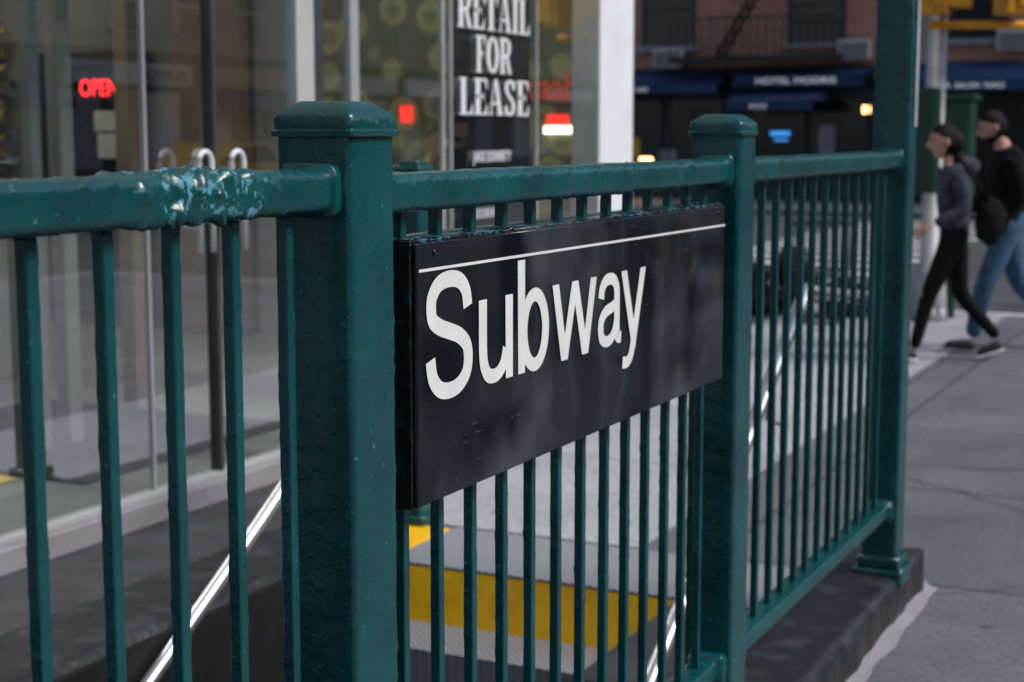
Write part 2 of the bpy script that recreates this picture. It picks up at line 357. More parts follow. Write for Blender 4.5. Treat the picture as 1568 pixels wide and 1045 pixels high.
def text(name, s, size, loc, rot, m, parent=None, ext=0.002, align='LEFT', bold=0.0, sx=1.0):
    cu = bpy.data.curves.new(name, 'FONT'); cu.body = s; cu.size = size; cu.extrude = ext; cu.align_x = align; cu.offset = bold
    cu.materials.append(m); o = bpy.data.objects.new(name, cu); COL.objects.link(o); o.location = loc; o.rotation_euler = rot; o.scale = (sx, 1, 1)
    if parent: o.parent = parent
    return o

def catmull(P, n=14):
    out = []
    for i in range(len(P)-1):
        p0 = P[max(i-1, 0)]; p1 = P[i]; p2 = P[i+1]; p3 = P[min(i+2, len(P)-1)]
        for k in range(n):
            t = k/n
            out.append(tuple(0.5*((2*p1[d])+(-p0[d]+p2[d])*t+(2*p0[d]-5*p1[d]+4*p2[d]-p3[d])*t*t+(-p0[d]+3*p1[d]-3*p2[d]+p3[d])*t**3) for d in (0, 1)))
    out.append(P[-1]); return out

class Glyphs:
    def __init__(s, x): s.V = []; s.F = []; s.x = x; s.layer = 0
    def poly(s, pts):
        k = len(s.V); s.layer += 1; xx = s.x+(s.layer % 7)*0.00006
        s.V += [(xx, a, b) for a, b in pts]; s.F.append(tuple(range(k, k+len(pts))))
    def stroke(s, pts, w, wv=None, smooth=True, closed=False):
        p = catmull(pts) if smooth else pts
        k = len(s.V); s.layer += 1; xx = s.x+(s.layer % 7)*0.00006; n = len(p)
        for j in range(n):
            if closed: a = p[(j-1) % n]; b = p[(j+1) % n]
            else: a = p[max(j-1, 0)]; b = p[min(j+1, n-1)]
            dx, dy = b[0]-a[0], b[1]-a[1]; l = math.hypot(dx, dy) or 1; dx /= l; dy /= l
            ww = w if wv is None else w*dy*dy+wv*dx*dx
            s.V.append((xx, p[j][0]-dy*ww/2, p[j][1]+dx*ww/2)); s.V.append((xx, p[j][0]+dy*ww/2, p[j][1]-dx*ww/2))
        for j in range(n-1): s.F.append((k+2*j, k+2*j+1, k+2*j+3, k+2*j+2))
        if closed: j = n-1; s.F.append((k+2*j, k+2*j+1, k+1, k))
    def make(s, name, m, parent):
        me = bpy.data.meshes.new(name); me.from_pydata(s.V, [], s.F); me.update(); me.materials.append(m)
        o = bpy.data.objects.new(name, me); COL.objects.link(o); o.parent = parent; return o

# ------------------------------------------------------------------ ground, sidewalk, road
def sheet_hole(name, X, Y, hx, hy, z, m, skirt=None):
    xs = [X[0], hx[0], hx[1], X[1]]; ys = [Y[0], hy[0], hy[1], Y[1]]
    V = [(x, y, z) for x in xs for y in ys]; F = []
    for i in range(3):
        for j in range(3):
            if i == 1 and j == 1: continue
            a = i*4+j; F.append((a, a+4, a+5, a+1))
    return meshobj(name, V, F, m)

sheet_hole('ground', (-400, 400), (-400, 400), (-3.0, -1.4), (-2.0, 5.1), -0.13, M['asphalt'])
sheet_hole('sidewalk', (-200, 4.0), (-200, 14.5), (-3.0, -1.4), (-2.0, 5.1), 0.0, M['side'])
box('sidewalk', -4.0, -2.20, 5.66, 14.48, -0.01, 0.004, M['side_lit'])  # thin overlay sheet carrying the painted-in light
kb = empty('kerb')
box('kerb_avenue', 4.0, 4.15, -200, 14.65, -0.13, 0.0, M['kerb'], kb)
box('kerb_street', -200, 3.998, 14.5, 14.65, -0.13, 0.0, M['kerb'], kb)
box('sidewalk', -200, 3, 33.0, 38.0, -0.13, 0.0, M['side'])
box('sidewalk', 18, 22, -200, 200, -0.13, 0.0, M['side'])
boxes('crosswalk', [(-7.5, -0.5, 15.6, 15.9, -0.126, -0.124), (-7.5, -0.5, 31.6, 31.9, -0.126, -0.124)]+[(-7.5, -4.5, 17.0+i*1.2, 17.5+i*1.2, -0.126, -0.124) for i in range(12)], M['roadpaint'])
boxes('crosswalk', [(4.8+i*1.0, 5.3+i*1.0, 8, 12, -0.126, -0.124) for i in range(13)], M['roadpaint'])
box('dark_ground_strip', -4.12, -3.385, -3, 10.5, 0.0, 0.012, M['darkgrey'])  # ground strip in a darker tone than the sidewalk around it

# ------------------------------------------------------------------ subway entrance: coping, stairs, handrails
ent = empty('subway_stairway')
def rough_block(name, x0, x1, y0, y1, z0, z1, m, parent, amp=0.006, step=0.05):
    bm = bmesh.new()
    nx = max(2, int((x1-x0)/step)); ny = max(2, int((y1-y0)/step)); nz = max(2, int((z1-z0)/step))
    bmesh.ops.create_cube(bm, size=1)
    for v in bm.verts: v.co = Vector((x0+(v.co.x+.5)*(x1-x0), y0+(v.co.y+.5)*(y1-y0), z0+(v.co.z+.5)*(z1-z0)))
    def cut(ax, n, lo, hi):
        for i in range(1, n):
            c = [0, 0, 0]; c[ax] = lo+(hi-lo)*i/n; nn = [0, 0, 0]; nn[ax] = 1
            bmesh.ops.bisect_plane(bm, geom=bm.verts[:]+bm.edges[:]+bm.faces[:], plane_co=c, plane_no=nn)
    cut(0, nx, x0, x1); cut(1, ny, y0, y1); cut(2, nz, z0, z1)
    c = Vector(((x0+x1)/2, (y0+y1)/2, (z0+z1)/2))
    for v in bm.verts:
        P = v.co.copy()
        e = sum([min(abs(P.x-x0), abs(P.x-x1)) < 1e-4, min(abs(P.y-y0), abs(P.y-y1)) < 1e-4, min(abs(P.z-z0), abs(P.z-z1)) < 1e-4])
        if P.z < z0+0.01: continue
        d = noise.noise_vector(P*9)*amp
        if e >= 2: d += Vector(((c.x-P.x)*.04, 0, -0.005))+Vector((0, 0, -0.026))*max(0, noise.noise(P*10))
        v.co = P+d
    me = bpy.data.meshes.new(name); bm.to_mesh(me); bm.free(); me.materials.append(m)
    o = bpy.data.objects.new(name, me); COL.objects.link(o); o.parent = parent
    for p in me.polygons: p.use_smooth = True
    return o
BT = 0.155
rough_block('street_coping', -1.40, -1.085, -2.0, 5.56, -0.02, BT, M['blackstone'], ent, amp=0.009, step=0.03)
rough_block('building_coping', -3.38, -3.0, -2.0, 5.0, -0.02, 0.13, M['blackstone'], ent, amp=0.005)
# mortar fillet where the coping meets the pavement
V, F = [], []
nseg = 160
for i in range(nseg+1):
    y = -2+7.6*i/nseg; w_ = 0.025+0.02*noise.noise(Vector((y*5, 0, 0))); V += [(-1.10, y, 0.03), (-1.085+w_*.5, y, 0.012), (-1.07+w_, y, 0.002)]
for i in range(nseg):
    for j in range(2): F.append((i*3+j, i*3+j+1, i*3+j+4, i*3+j+3))
meshobj('mortar_fillet', V, F, M['sill'], ent, True)
box('wall_street_side', -1.395, -1.30, -2.0, 5.1, -3.0, -0.02, M['pitblack'], ent)
box('wall_building_side', -3.1, -3.003, -2.0, 5.1, -3.0, -0.02, M['pitblack'], ent)
box('wall_building_upstand', -3.006, -2.985, -2.0, 5.0, -1.0, 0.10, M['pitblack'], ent)
box('wall_end', -3.1, -1.3, -2.1, -2.0, -3.0, 0.0, M['pitblack'], ent)
o = meshobj('yellow_riser', [(x, y, z) for x in (-2.98, -1.84) for (y, z) in ((5.072, -0.004), (5.11, -0.004), (5.11, -0.195), (5.010, -0.19))],
            [(0, 1, 2, 3), (4, 5, 6, 7), (0, 1, 5, 4), (0, 3, 7, 4), (1, 2, 6, 5), (2, 3, 7, 6)], M['yellow'], ent)
box('landing_plate', -2.985, -1.42, 5.075, 5.62, 0.001, 0.009, M['grip'], ent)
box('yellow_edge_marking', -3.16, -2.99, 5.08, 5.58, 0.001, 0.014, M['yellow'], ent, 0.003)
box('stringer', -1.84, -1.39, 4.2, 5.1, -1.2, -0.006, M['darkgrey'], ent, 0.004)
yy = 5.092; zz = -0.19; steps = []
for k in range(15):
    d = 0.37 if k == 0 else 0.305
    steps.append((-3.0, -1.39 if k > 2 else -1.84, yy-d, yy, zz-0.20, zz)); yy -= d; zz -= 0.19
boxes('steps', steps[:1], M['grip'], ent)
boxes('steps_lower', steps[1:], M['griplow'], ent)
box('pit_floor', -3.1, -1.3, -2, 5.1, -3.1, -3.0, M['pitblack'], ent)
for nm, x, y1, z1 in (('handrail_street', -1.47, 5.37, 1.06), ('handrail_building', -2.95, 5.37, 1.06)):
    s = 0.61
    endp = [(-1.21, 5.26, 1.055), (-1.36, 5.33, 1.058), (-1.44, 5.36, 1.06)] if x > -2 else [(x-.15, 5.55, 1.055), (x-.05, 5.50, 1.058)]
    tube(nm, endp+[(x, y1-.04, z1+.015), (x, 4.2, z1-s*(y1-4.2)), (x, 2.5, z1-s*(y1-2.5)), (x, 0.0, z1-s*y1)], 0.023, M['steel'], ent)
    for yk in ((4.9, 3.7, 2.5) if x > -2 else (3.2, 2.0)):
        zk = z1-s*(y1-yk)
        tube('bracket', [(x, yk, zk-0.02), (x, yk, zk-0.08), (x+(0.07 if x > -2 else -0.05), yk, zk-0.1)], 0.009, M['steel'], ent)

# ------------------------------------------------------------------ railing
rl = empty('subway_entrance_railing')
CX = -1.155
def flakes(P, Nn):
    if 1.36 < P.y < 1.67:
        w = max(0, 1-abs(P.y-1.515)/0.155)
        n = noise.noise(P*50)
        return (max(0, n-0.02)*0.019+noise.noise(P*110)*0.003)*w**0.5*(1 if Nn.x > 0.2 or Nn.z > 0.5 else 0.2)
    return 0
def wavy(P, Nn):
    return 0.0016*noise.noise(Vector((P.y*9, P.x*4, P.z*4)))
bar('top_rail_near', 'y', -1.6, 1.79, CX, 1.5255, 0.072, 0.057, 0.014, M['green_flake'], rl, amp=0.0012, seg=0.004, special=flakes)
bar('top_rail_middle', 'y', 1.90, 3.43, CX, 1.516, 0.072, 0.056, 0.014, M['green'], rl, amp=0.0014, seg=0.006, special=wavy)
bar('top_rail_far', 'y', 3.53, 5.16, CX, 1.516, 0.072, 0.056, 0.014, M['green'], rl, amp=0.0014, seg=0.008, special=wavy)
bar('bottom_rail_near', 'y', -1.6, 1.79, CX, 0.375, 0.065, 0.045, 0.010, M['green'], rl, amp=0.001)
bar('bottom_rail_middle', 'y', 1.90, 3.43, CX, 0.375, 0.065, 0.045, 0.010, M['green'], rl, amp=0.001)
bar('bottom_rail_far', 'y', 3.53, 5.16, CX, 0.375, 0.065, 0.045, 0.010, M['green'], rl, amp=0.001)
S = 0.116
def post(name, y, top, capped=True):
    bar(name, 'z', BT-0.02, top, CX-0.003, y, S, S, 0.010, M['green'], rl, amp=0.0010, seg=0.008)
    bar(name+'_foot', 'z', BT-0.03, BT+0.022, CX-0.003, y, S+0.05, S+0.05, 0.012, M['green'], rl, amp=0.003)
    bar(name+'_foot_collar', 'z', BT+0.02, BT+0.06, CX-0.003, y, S+0.025, S+0.025, 0.012, M['green'], rl, amp=0.003)
    if capped:
        prof = [(top-0.006, S/2-0.002), (top-0.004, S/2+0.006), (top+0.003, S/2+0.007), (top+0.006, S/2+0.003), (top+0.020, S/2+0.004), (top+0.026, S/2+0.001),
                (top+0.038, S/2-0.016), (top+0.042, S/2-0.022), (top+0.0425, 0.012), (top+0.0425, 0.001)]
        V, F = [], []; n = None
        for z, h in prof:
            rg = rring(2*h, 2*h, min(0.009, h*0.9), 3, 3); n = len(rg)
            for p, q, a, b in rg:
                P = Vector((CX-0.003+p, y+q, z)); V.append(P+Vector((a, b, 0))*noise.noise(P*60)*0.0012+Vector((0, 0, 1))*noise.noise(P*50)*0.001)
        for j in range(len(prof)-1):
            for i in range(n): F.append((j*n+i, j*n+(i+1) % n, (j+1)*n+(i+1) % n, (j+1)*n+i))
        F.append(tuple(range((len(prof)-1)*n, len(prof)*n)))
        c = meshobj(name+'_cap', V, F, M['green'], rl, True)
        c.modifiers.new('e', 'EDGE_SPLIT').split_angle = R(42)
Y1, Y2, Y3 = 1.785+S/2, 3.42+S/2, 5.15+S/2
post('post_near', 0.17, 1.60); post('post_sign', Y1, 1.60); post('post_middle', Y2, 1.60)
post('post_end', Y3, 4.6, False)
post('post_behind', -1.6, 1.60)
for y in (1.785, 3.42, 5.15):
    zc = 1.5255 if y < 2 else 1.516
    bar('rail_collar', 'y', y-0.016, y+0.002, CX, zc, 0.084, 0.072, 0.015, M['green'], rl, amp=0.002, seg=0.004)
    bar('rail_collar_low', 'y', y-0.03, y+0.002, CX, 0.375, 0.09, 0.07, 0.015, M['green'], rl, amp=0.003, seg=0.006)
for y in (1.785+S, 3.42+S):
    bar('rail_collar', 'y', y-0.002, y+0.012, CX, 1.516, 0.080, 0.068, 0.015, M['green'], rl, amp=0.002, seg=0.004)
    bar('rail_collar_low', 'y', y-0.002, y+0.03, CX, 0.375, 0.09, 0.07, 0.015, M['green'], rl, amp=0.003, seg=0.006)
ys = [1.715-0.117*k for k in range(27)] + [2.005+0.1105*k for k in range(13)] + [3.655+0.1165*k for k in range(13)]
for i, y in enumerate(ys):
    if abs(y-0.17) < 0.07: continue
    bar('baluster_%d' % i, 'z', 0.39, 1.50, CX+random.uniform(-.001, .001), y+random.uniform(-.002, .002), 0.0172, 0.0172, 0.003, M['green'], rl, amp=0.0006, seg=0.01)
bm = bmesh.new(); bmesh.ops.create_uvsphere(bm, u_segments=24, v_segments=16, radius=0.2)
for v in bm.verts: v.co += Vector((CX, Y3, 4.8))
me = bpy.data.meshes.new('globe'); bm.to_mesh(me); bm.free(); me.materials.append(M['whitecol']); o = bpy.data.objects.new('globe', me); COL.objects.link(o); o.parent = rl
box('post_strap', CX+0.056, CX+0.062, Y3-0.01, Y3+0.030, 1.62, 2.02, M['pole'], rl, 0.003)

# ------------------------------------------------------------------ sign
sg = empty('subway_sign')
box('sign_panel', -1.150, -1.100, 1.958, 3.322, 1.066, 1.446, M['sign'], sg, 0.0035, 2)
box('mount_frame', -1.185, -1.1505, 1.93, 3.34, 1.078, 1.452, M['green'], sg, 0.006, 2)
bar('top_lip', 'y', 1.955, 3.325, -1.128, 1.4465, 0.042, 0.008, 0.003, M['sign'], sg, amp=0.002, seg=0.006)
bar('end_lip', 'z', 1.064, 1.446, -1.128, 1.957, 0.040, 0.006, 0.002, M['signedge'], sg, amp=0.0012, seg=0.006)
g = Glyphs(-1.0985)
g.poly([(1.962, 1.4095), (3.318, 1.4055), (3.318, 1.4012), (1.962, 1.4052)])
bz = 1.2165
def at(y0, pts): return [(y0+a, bz+b) for a, b in pts]
Sp = [(0.885, 0.69), (0.84, 0.82), (0.71, 0.905), (0.50, 0.932), (0.28, 0.905), (0.145, 0.82), (0.115, 0.72), (0.155, 0.63), (0.30, 0.57), (0.50, 0.525), (0.70, 0.475), (0.85, 0.395), (0.890, 0.285), (0.845, 0.17), (0.70, 0.092), (0.50, 0.065), (0.29, 0.092), (0.145, 0.19), (0.095, 0.335)]
g.stroke(at(1.98, [(a*0.148, b*0.190-0.004) for a, b in Sp]), 0.0285, 0.0245)
g.stroke(at(2.147, [(.0135, .132), (.0135, .10), (.0135, .075), (.0138, .052), (.0180, .030), (.0310, .0140), (.050, .0100), (.069, .0135), (.086, .0265), (.0955, .048)]), 0.027, 0.0225)
g.poly(at(2.147, [(.0915, .132), (.118, .132), (.118, 0), (.0930, 0)]))
g.poly(at(2.283, [(0, .183), (.0268, .183), (.0268, 0), (.0015, 0)]))
g.stroke(at(2.283, [(.0640+.0420*math.cos(t*math.pi/32), .066+.0575*math.sin(t*math.pi/32)) for t in range(64)]), 0.027, 0.0225, smooth=False, closed=True)
def para(y0, xt, xb, w=0.0255, t=.132, b=0.0): g.poly(at(y0, [(xt, t), (xt+w, t), (xb+w, b), (xb, b)]))
for xt, xb in ((0, .037), (.0810, .037), (.0810, .1255), (.162, .1255)): para(2.417, xt, xb, 0.0265)
g.stroke(at(2.612, [(.0150, .090), (.019, .106), (.033, .1190), (.055, .1230), (.076, .1185), (.088, .104), (.0900, .085), (.0900, .055), (.0900, .030), (.0945, .0140), (.111, .0110)]), 0.0260, 0.0215)
g.stroke(at(2.612, [(.0900, .077), (.066, .0705), (.038, .065), (.018, .052), (.0135, .034), (.021, .0165), (.042, .0100), (.062, .0135), (.080, .0265), (.089, .046)]), 0.0250, 0.0205)
para(2.722, 0, .0495, 0.0270)
g.poly(at(2.722, [(.0975, .132), (.1245, .132), (.0725, -.018), (.0470, -.010)]))
g.stroke(at(2.722, [(.0615, -.006), (.054, -.024), (.042, -.0365), (.026, -.0400), (.010, -.038)]), 0.0255, 0.022)
g.make('white_lettering', M['white'], sg)
for y, z in ((2.01, 1.43), (3.28, 1.43)):
    tube('bolt', [(-1.1005, y, z), (-1.0985, y, z)], 0.005, M['sign'], sg)

fp = empty('green_bollard_post')
bar('shaft', 'z', 0.01, 1.44, -3.17, 5.62, 0.10, 0.10, 0.01, M['green'], fp)
bar('cap', 'z', 1.44, 1.475, -3.17, 5.62, 0.125, 0.125, 0.012, M['green'], fp)
bar('cap_top', 'z', 1.475, 1.49, -3.17, 5.62, 0.09, 0.09, 0.012, M['green'], fp)
bar('foot', 'z', 0.01, 0.05, -3.17, 5.62, 0.15, 0.15, 0.012, M['green'], fp)

# ------------------------------------------------------------------ retail building (left)
rb = empty('glass_storefront_building')
FX = -4.2
box('upper_storeys', -14, -4.15, -20, 10.62, 3.6, 16, M['brick2'], rb)
box('fascia', -4.149, -4.05, -20, 10.62, 3.3, 3.9, M['darkalu'], rb)
box('floor', -14, -4.25, -20, 10.55, 0.0, 0.03, M['floor'], rb)
box('ceiling', -14, -4.25, -20, 10.55, 3.4, 3.5, M['inwall'], rb)
box('back_wall', -14, -13.9, -20, 10.55, 0.03, 3.4, M['inwall'], rb)
box('sill', -4.27, -4.12, -20, 10.0, 0.0, 0.10, M['sill'], rb, 0.006)
box('sill_trim', -4.235, -4.165, -20, 9.94, 0.10, 0.125, M['alu'], rb, 0.003)
meshobj('glazing', [(-4.2, -20, 0.125), (-4.2, 9.98, 0.125), (-4.2, 9.98, 3.3), (-4.2, -20, 3.3)], [(0, 1, 2, 3)], M['glass'], rb)
box('head_frame', -4.24, -4.16, -20, 9.94, 3.24, 3.3, M['alu'], rb)
def mull(y0, y1, m, dx=0.05): box('mullion', FX-dx, FX+dx, y0, y1, 0.125, 3.24, m, rb, 0.003)
mull(5.22, 5.235, M['alu'], 0.012); mull(5.66, 5.685, M['darkalu'], 0.03)
mull(6.31, 6.46, M['palewall'], 0.03); mull(6.463, 6.53, M['darkalu'], 0.035); mull(6.80, 6.88, M['alu'], 0.02)
mull(7.765, 7.785, M['palewall'], 0.012); mull(7.86, 7.875, M['palewall'], 0.012); mull(8.975, 8.99, M['palewall'], 0.012)
mull(3.6, 3.63, M['alu'], 0.03); mull(1.5, 1.56, M['alu'], 0.03); mull(-1, -.94, M['alu'], 0.03)
box('corner_column', -4.40, -4.19, 9.98, 10.58, 0.0, 3.4, M['whitecol'], rb, 0.01)
for y in (5.50, 5.73):
    pts = [(-4.10, y-0.045, 1.10)]+[(-4.10, y-0.045*math.cos(a), 1.48+0.045*math.sin(a)) for a in [math.pi*i/8 for i in range(9)]]+[(-4.10, y+0.045, 1.10)]
    tube('door_pull', pts, 0.011, M['whitecol'], rb)
    box('door_pull_mount', -4.19, -4.10, y-0.05, y-0.04, 1.2, 1.22, M['palewall'], rb)
box('side_wall_panel', -6.9, -4.46, 10.40, 10.5, 0.03, 3.4, M['mural'], rb)
box('side_wall_white', -7.25, -6.902, 10.38, 10.5, 0.03, 3.4, M['palewall'], rb)
box('side_wall', -13.9, -7.252, 10.40, 10.5, 0.03, 3.4, M['inwall'], rb)
box('poster_board', -4.235, -4.225, 7.90, 8.95, 0.9, 3.2, M['poster'], rb)
cols = [(-5.56, -5.5, 6.00, 6.07, 'alu'), (-5.57, -5.49, 6.19, 6.29, 'palewall'), (-6.0, -5.9, 7.22, 7.36, 'tan'), (-7.9, -7.3, 10.2, 10.38, 'tan')]
for i, (a, b, c, d, mm) in enumerate(cols):
    box('interior_column', a, b, c, d, 0.03, 3.4, M[mm], rb, 0.004)
box('shop_door', -9.35, -8.25, 10.30, 10.36, 0.03, 2.25, M['darkalu'], rb)
box('door_glass', -9.25, -8.35, 10.29, 10.298, 0.2, 2.15, M['wdark'], rb)
for x, z, w, h in ((-8.75, 1.62, .22, .16), (-8.72, 1.40, .18, .2), (-8.6, 1.15, .2, .1)):
    box('paper_notice', x, x+w, 10.275, 10.288, z, z+h, M['whitecol'], rb)
ns = empty('neon_open_sign')
text('neon_letters', 'OPEN', 0.19, (-8.87, 10.25, 1.90), (R(90), 0, 0), M['neon'], ns, 0.003, bold=0.0, sx=0.80)
box('backing', -8.90, -8.42, 10.262, 10.274, 1.86, 2.08, M['shop'], ns)
text('reflected_lettering', 'tcaab', 0.27, (-4.99, 10.37, 1.84), (R(90), 0, 0), M['rustred'], rb, 0.005, bold=0.006, sx=0.82)  # mirrored lettering of a window reflection, modelled as glowing text on the wall
box('lit_display', -4.76, -4.60, 10.36, 10.39, 1.66, 1.73, M['redsig'], rb)
box('lit_display_white', -4.78, -4.58, 10.36, 10.39, 1.60, 1.65, M['lamp'], rb)
box('lit_display', -5.95, -5.86, 10.36, 10.39, 1.68, 1.80, M['redsig'], rb)
for i in range(6):
    box('shelf', -12.5, -9.6, 9.9, 10.3, 0.4+0.40*i, 0.43+0.40*i, M['tan'], rb)
    for j in range(14):
        xx = -12.45+j*0.2; mm = random.choice([M['flower'], M['leaf'], M['whitecol'], M['redsig'] if j == 6 and i == 2 else M['navy'], M['tan'], M['yellow']])
        box('goods', xx, xx+random.uniform(.08, .15), 9.95, 10.1, 0.43+0.40*i, 0.43+0.40*i+random.uniform(.12, .30), mm, rb)
box('counter', -8.6, -7.4, 6.6, 8.2, 0.03, 1.0, M['palewall'], rb, 0.01)
box('counter_top', -8.65, -7.35, 6.55, 8.25, 1.0, 1.04, M['darkalu'], rb)
for (x, y) in ((-5.3, 9.4), (-6, 3), (-6, 6), (-9, 3), (-9, 6), (-9, 9), (-12, 8)):
    box('ceiling_lamp', x-0.2, x+0.2, y-0.7, y+0.7, 3.36, 3.398, M['lamp'], rb)
box('floor_mat', -6.6, -4.8, 5.5, 7.2, 0.031, 0.04, M['darkgrey'], rb)
for (x, y, z) in ((-9.35, 9.0, 2.18), (-9.55, 9.3, 1.98), (-10.6, 9.4, 2.25)):
    tube('pendant_lamp', [(x, y, z), (x, y, z+.1)], [.10, .05], M['warmlamp'], rb)

fl = empty('flower_garland')
V, F = [], []; V2, F2 = [], []
for i in range(420):
    c = Vector((-5.3+random.gauss(0, .05), 5.50+random.gauss(0, .04), random.uniform(1.3, 2.9)))
    d = Vector([random.gauss(0, 1) for _ in range(3)]).normalized()*0.03; e = d.cross(Vector([random.gauss(0, 1) for _ in range(3)])).normalized()*0.02
    VV, FF = (V, F) if random.random() < .55 else (V2, F2)
    k = len(VV); VV += [c-d, c+e, c+d, c-e]; FF.append((k, k+1, k+2, k+3))
meshobj('leaves', V, F, M['leaf'], fl); meshobj('blossoms', V2, F2, M['flower'], fl)
tube('stem', [(-5.3, 5.50, 1.1), (-5.3, 5.50, 3.4)], 0.01, M['leaf'], fl)

wl = empty('window_lettering')
def serif_line(word, y0, z0, h, total):
    G = Glyphs(-4.180)
    wd = {'R': .86, 'E': .74, 'T': .8, 'A': .86, 'I': .44, 'L': .72, 'F': .70, 'O': .86, 'S': .68}
    sp = 0.05; tw = sum(wd[c] for c in word)+sp*(len(word)-1); k = total/(tw); cur = y0
    for c in word:
        w = wd[c]*k
        TH = 0.24*k; tn = 0.08*h
        def X(a): return cur+a
        def rect(a, b, c0, d): G.poly([(X(a), z0+c0*h), (X(b), z0+c0*h), (X(b), z0+d*h), (X(a), z0+d*h)])
        def ser(a, b, z): rect(a, b, z, z+.05)
        st = 0.10*k
        if c in 'RELIF':
            rect(st, st+TH, 0, 1); ser(0.01*k, st+TH+0.08*k, 0); ser(0.01*k, st+TH+0.06*k, .95)
        if c == 'T':
            m = w/2; rect(m-TH/2, m+TH/2, 0, 1); ser(m-TH, m+TH, 0); rect(0, w, .93, 1)
            G.poly([(X(0), z0+h), (X(0), z0+.68*h), (X(.03*k), z0+.68*h), (X(.14*k), z0+.93*h)]); G.poly([(X(w), z0+h), (X(w), z0+.68*h), (X(w-.03*k), z0+.68*h), (X(w-.14*k), z0+.93*h)])
        if c in 'EL':
            rect(st, w-.02*k, 0, .06); G.poly([(X(w), z0+.30*h), (X(w-.03*k), z0+.30*h), (X(w-.16*k), z0+.05*h), (X(w-.02*k), z0)])
        if c in 'EF':
            rect(st, w-.03*k, .94, 1); G.poly([(X(w-.01*k), z0+.70*h), (X(w-.04*k), z0+.70*h), (X(w-.16*k), z0+.95*h), (X(w-.03*k), z0+h)])
            rect(st, w-.2*k, .48, .54); rect(w-.23*k, w-.19*k, .38, .64)
        if c == 'R':
            G.stroke([(X(st+TH*.6), z0+.965*h), (X(w*.55), z0+.965*h), (X(w*.76), z0+.88*h), (X(w*.80), z0+.74*h), (X(w*.74), z0+.58*h), (X(w*.55), z0+.50*h), (X(st+TH*.6), z0+.50*h)], TH*.95, tn)
            G.poly([(X(w*.48), z0+.5*h), (X(w*.72), z0+.5*h), (X(w), z0), (X(w*.74), z0)])
        if c == 'A':
            G.poly([(X(w*.42), z0+h), (X(w*.60), z0+h), (X(w*.93), z0), (X(w*.66), z0)]); G.poly([(X(w*.42), z0+h), (X(w*.50), z0+h), (X(w*.17), z0), (X(w*.09), z0)])
            rect(w*.25, w*.75, .30, .36); ser(0, w*.28, 0); ser(w*.58, w, 0)
        if c == 'O':
            G.stroke([(X(w/2+(w/2-TH*.5)*math.cos(t*math.pi/16)), z0+h*(.5+.46*math.sin(t*math.pi/16))) for t in range(32)], TH, tn, smooth=False, closed=True)
        if c == 'S':
            G.stroke([(X(a*w), z0+b*h) for a, b in ((.84, .76), (.72, .92), (.5, .965), (.26, .90), (.2, .75), (.34, .60), (.64, .44), (.80, .28), (.72, .10), (.48, .035), (.24, .08), (.12, .24))], TH*.85, tn*1.1)
            rect(w*.83, w*.88, .70, .98); rect(w*.08, w*.13, .02, .30)
        cur += w+sp*k
    G.make('white_letters', M['whitecol'], wl)
serif_line('RETAIL', 7.92, 2.185, .205, .93)
serif_line('FOR', 8.14, 1.945, .205, .46)
serif_line('LEASE', 7.94, 1.705, .205, .90)
text('agent_name', 'JAKE DOHERTY', 0.085, (-4.18, 8.11, 1.44), (R(90), 0, R(90)), M['whitecol'], wl, 0.001, bold=0.001, sx=0.82)
text('phone', '212 555 0142', 0.07, (-4.18, 8.13, 1.12), (R(90), 0, R(90)), M['whitecol'], wl, 0.001, bold=0.001, sx=0.82)

# ------------------------------------------------------------------ generic street buildings
def building(name, loc, rotz, W, H, depth, wall, gf, bay=3.1, ground='shops', first=1.2, floor_h=3.2, seed=1, frame='wframe'):
    e = empty(name, loc, rotz)
    box('walls', 0, W, 0, depth, gf, H, wall, e)
    box('ground_floor', 0, W, 0.15, depth, 0, gf-0.001, M['shop'], e)
    box('cornice', -0.1, W+0.1, -0.35, 0.3, H, H+0.5, M['darkalu'], e)
    box('string_course', 0, W, -0.12, 0.148, gf-0.35, gf-0.002, M['wframe'], e)
    panes, frames, sills = [], [], []
    n = int(W/bay); z = gf+0.55
    while z+2.0 < H:
        for i in range(n):
            x = first+i*bay; w = 1.25
            panes.append((x, x+w, -0.012, 0.05, z, z+1.75))
            for a in ((x-.07, x, z, z+1.75), (x+w, x+w+.07, z, z+1.75)): frames.append((a[0], a[1], -0.05, 0.04, a[2], a[3]))
            frames.append((x, x+w, -0.045, 0.04, z+.84, z+.91)); frames.append((x-.07, x+w+.07, -0.05, 0.04, z+1.75, z+1.84))
            sills.append((x-.15, x+w+.15, -0.14, 0.04, z-.14, z-.002)); sills.append((x-.15, x+w+.15, -0.04, 0.04, z+1.842, z+2.05))
        z += floor_h
    boxes('window_panes', panes, M['wdark'], e); boxes('window_frames', frames, M[frame], e); boxes('sills_lintels', sills, M['sill'], e)
    return e
fb = building('brick_apartment_building', (-45, 38, 0), 0, 50, 17, 12, M['brick'], 3.2, bay=3.75, first=0.25)
def lx(x): return x+45
prs = [(lx(x), lx(x)+0.35, 0.0, 0.14, 0, 2.84) for x in (-20, -16.2, -12.55, -9.0, -5.2, -1.5)]
boxes('shop_piers', prs, M['navy'], fb)
wn = []
for x in (-19.5, -17.9, -15.7, -14.1, -12.0, -10.5, -8.5, -6.9, -4.7):
    wn.append((lx(x), lx(x)+1.35, 0.10, 0.148, 0.6, 2.4))
boxes('shop_panes', wn, M['wdark'], fb)
fr = []
for (a, b, c, d, e_, f) in wn: fr += [(a-.05, a, .06, .148, .55, 2.45), (b, b+.05, .06, .148, .55, 2.45), (a, b, .06, .148, 2.4, 2.45)]
boxes('shop_frames', fr, M['wframe'], fb)
